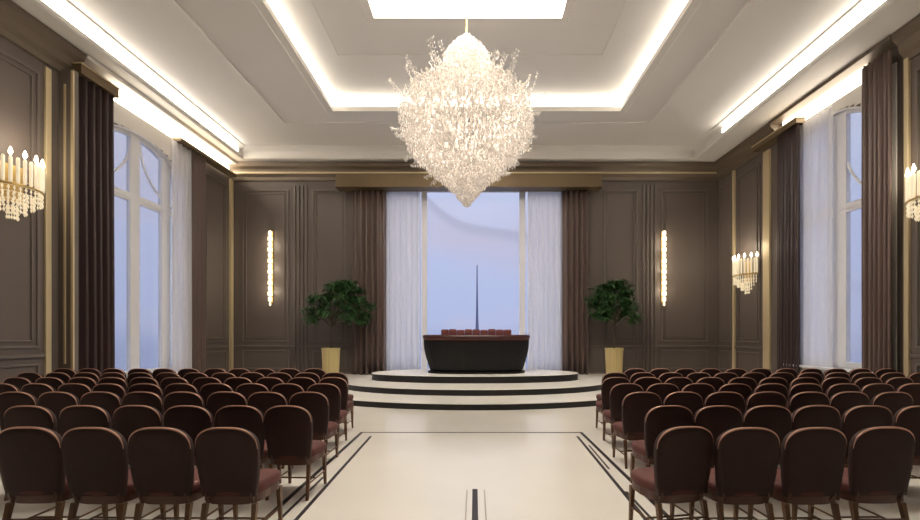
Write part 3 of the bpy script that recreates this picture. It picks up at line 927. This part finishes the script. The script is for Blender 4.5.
def make_chair():
    root = empty('banquet_chair')
    P = shield(.485, .415, .40, .95)
    lean = lambda z: -.205 - (z - .4) * .10
    curve = lambda x: .30 * x * x                       # ends wrap forward a little
    th = .055
    # backrest: bevelled cushion slab with domed front
    mb = MB(); K = len(P)
    cz = .68
    layers = [(.0, .985, 0), (.006, 1.0, 0), (th - .012, 1.0, 0), (th, .965, 0)]
    for off, k_, _ in layers:
        for x, z in P:
            xx, zz = x * k_, cz + (z - cz) * k_
            mb.v.append((xx, lean(zz) + off + curve(xx), zz))
    for l in range(len(layers) - 1):
        for i in range(K):
            j = (i + 1) % K; mb.f.append((l * K + i, l * K + j, (l + 1) * K + j, (l + 1) * K + i))
    # triangle-fan caps (rings toward centre so curvature is kept)
    def cap(base, off, flip, dome):
        prev = [base + i for i in range(K)]
        for k_ in (.8, .5, .2):
            cur = []
            for x, z in P:
                xx, zz = x * k_, cz + (z - cz) * k_
                mb.v.append((xx, lean(zz) + off + dome * (1 - k_) + curve(xx), zz)); cur.append(len(mb.v) - 1)
            for i in range(K):
                j = (i + 1) % K; mb.f.append((prev[i], prev[j], cur[j], cur[i]))
            prev = cur
        mb.f.append(tuple(prev))
    cap(0, 0, True, -.004); cap((len(layers) - 1) * K, th, False, .02)
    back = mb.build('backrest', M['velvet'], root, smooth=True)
    # piping round the rear and top edge
    pp = MB()
    path = [(x * .99, lean(z) + .006 + curve(x), cz + (z - cz) * .996) for x, z in P[6:-6]]
    kk = len(path); pp.tube(path, [.0085 * (.35 + .65 * min(1, 5 * i / kk, 5 * (kk - 1 - i) / kk)) for i in range(kk)], 6)
    pp.build('piping', M['piping'], back, smooth=True)
    # seat pad
    def seat_outline(k_):
        o = []
        for i in range(40):
            t = 2 * PI * i / 40; c, s_ = math.cos(t), math.sin(t)
            o.append((.245 * k_ * math.copysign(abs(c) ** .55, c) * (1.0 if s_ > 0 else .93), .035 + .235 * k_ * math.copysign(abs(s_) ** .55, s_)))
        return o
    mb = MB(); lv = [(.97, .405), (1.0, .42), (1.0, .455), (.96, .478), (.80, .49), (.4, .497)]
    for k_, z in lv: mb.v += [(x, y, z) for x, y in seat_outline(k_)]
    for l in range(len(lv) - 1):
        for i in range(40):
            j = (i + 1) % 40; mb.f.append((l * 40 + i, l * 40 + j, (l + 1) * 40 + j, (l + 1) * 40 + i))
    mb.f.append(tuple(reversed(range(40)))); mb.f.append(tuple((len(lv) - 1) * 40 + i for i in range(40)))
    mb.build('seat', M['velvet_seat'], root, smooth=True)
    mb = MB(); mb.prism(seat_outline(.955), .335, .406); mb.build('seat_frame', M['wood'], root, bevel=.006)
    # legs
    for sx in (-1, 1):
        for (yt, yb_, zt) in ((-.165, -.235, .34), (.225, .245, .34)):
            mb = MB(); xt = sx * .195; xb = sx * (.20 if yt > 0 else .205)
            a, c_ = .019, .012
            mb.prism([(xb - c_, yb_ - c_), (xb + c_, yb_ - c_), (xb + c_, yb_ + c_), (xb - c_, yb_ + c_)], 0.0, zt,
                     [(xt - a, yt - a), (xt + a, yt - a), (xt + a, yt + a), (xt - a, yt + a)])
            mb.build('leg', M['leg'], root)
    mb = MB()
    for sx in (-1, 1): mb.tube([(sx * .20, -.20, .15), (sx * .20, .23, .15)], .008, 6)
    mb.tube([(-.2, .0, .15), (.2, .0, .15)], .008, 6); mb.tube([(-.2, -.205, .22), (.2, -.205, .22)], .008, 6)
    mb.build('stretcher', M['leg'], root)
    # upright stiles joining backrest to the frame
    mb = MB()
    for sx in (-1, 1): mb.tube([(sx * .175, -.16, .345), (sx * .18, -.185, .42), (sx * .17, -.178, .55)], .016, 6)
    mb.tube([(-.175, -.165, .37), (.175, -.165, .37)], .012, 6)
    mb.build('back_support', M['wood'], root)
    return root

proto = make_chair(); used = [False]
ORD = ['first', 'second', 'third', 'fourth', 'fifth', 'sixth', 'seventh', 'eighth', 'ninth', 'tenth', 'eleventh', 'twelfth', 'thirteenth', 'fourteenth', 'fifteenth']
rj = random.Random(4)
def put_chair(x, d, yaw, side, row, k):
    o = proto if not used[0] else copy_tree(proto)
    used[0] = True
    o.location = (x, d + .26, 0); o.rotation_euler = (0, 0, yaw)
    lab = 'dark red chair %s of aisle, %s row from camera, %s seat from aisle' % (side, ORD[row], ORD[k])
    tag(o, lab, 'chair', 'dark red banquet chairs %s of the aisle' % side)
rows_left = [(3.22, [-1.92, -2.44, -2.96, -3.48]), (4.2, [-1.88, -2.38, -2.89, -3.42, -3.96, -4.50]), (5.2, -2.07), (6.08, -2.21), (6.95, -2.37), (7.82, -2.62), (8.72, -3.35)]
rows_right = [(3.22, [1.61, 2.11, 2.63, 3.18]), (4.2, [1.96, 2.45, 2.95, 3.45, 3.97, 4.49]), (5.2, 2.08), (6.08, 2.22), (6.95, 2.36), (7.82, 2.62), (8.72, 3.35)]
for side, rows, s in (('left', rows_left, -1), ('right', rows_right, 1)):
    for r, (d, spec) in enumerate(rows):
        if isinstance(spec, list): xs = spec
        else:
            lim = min(8.75, (475 if s < 0 else 445) * d / 420 + .15)
            xs = []; v = abs(spec)
            while v < lim: xs.append(s * v); v += .515 + rj.uniform(0, .012)
        for k, x in enumerate(xs):
            yaw = math.radians(rj.uniform(-1.5, 1.5)); dd = d + rj.uniform(-.015, .015)
            if side == 'right' and r == 0 and k == 0: yaw = math.radians(9); dd = 3.24
            if side == 'left' and r == 1 and k == 0: yaw = math.radians(-2)
            put_chair(x, dd, yaw, side, r, k)
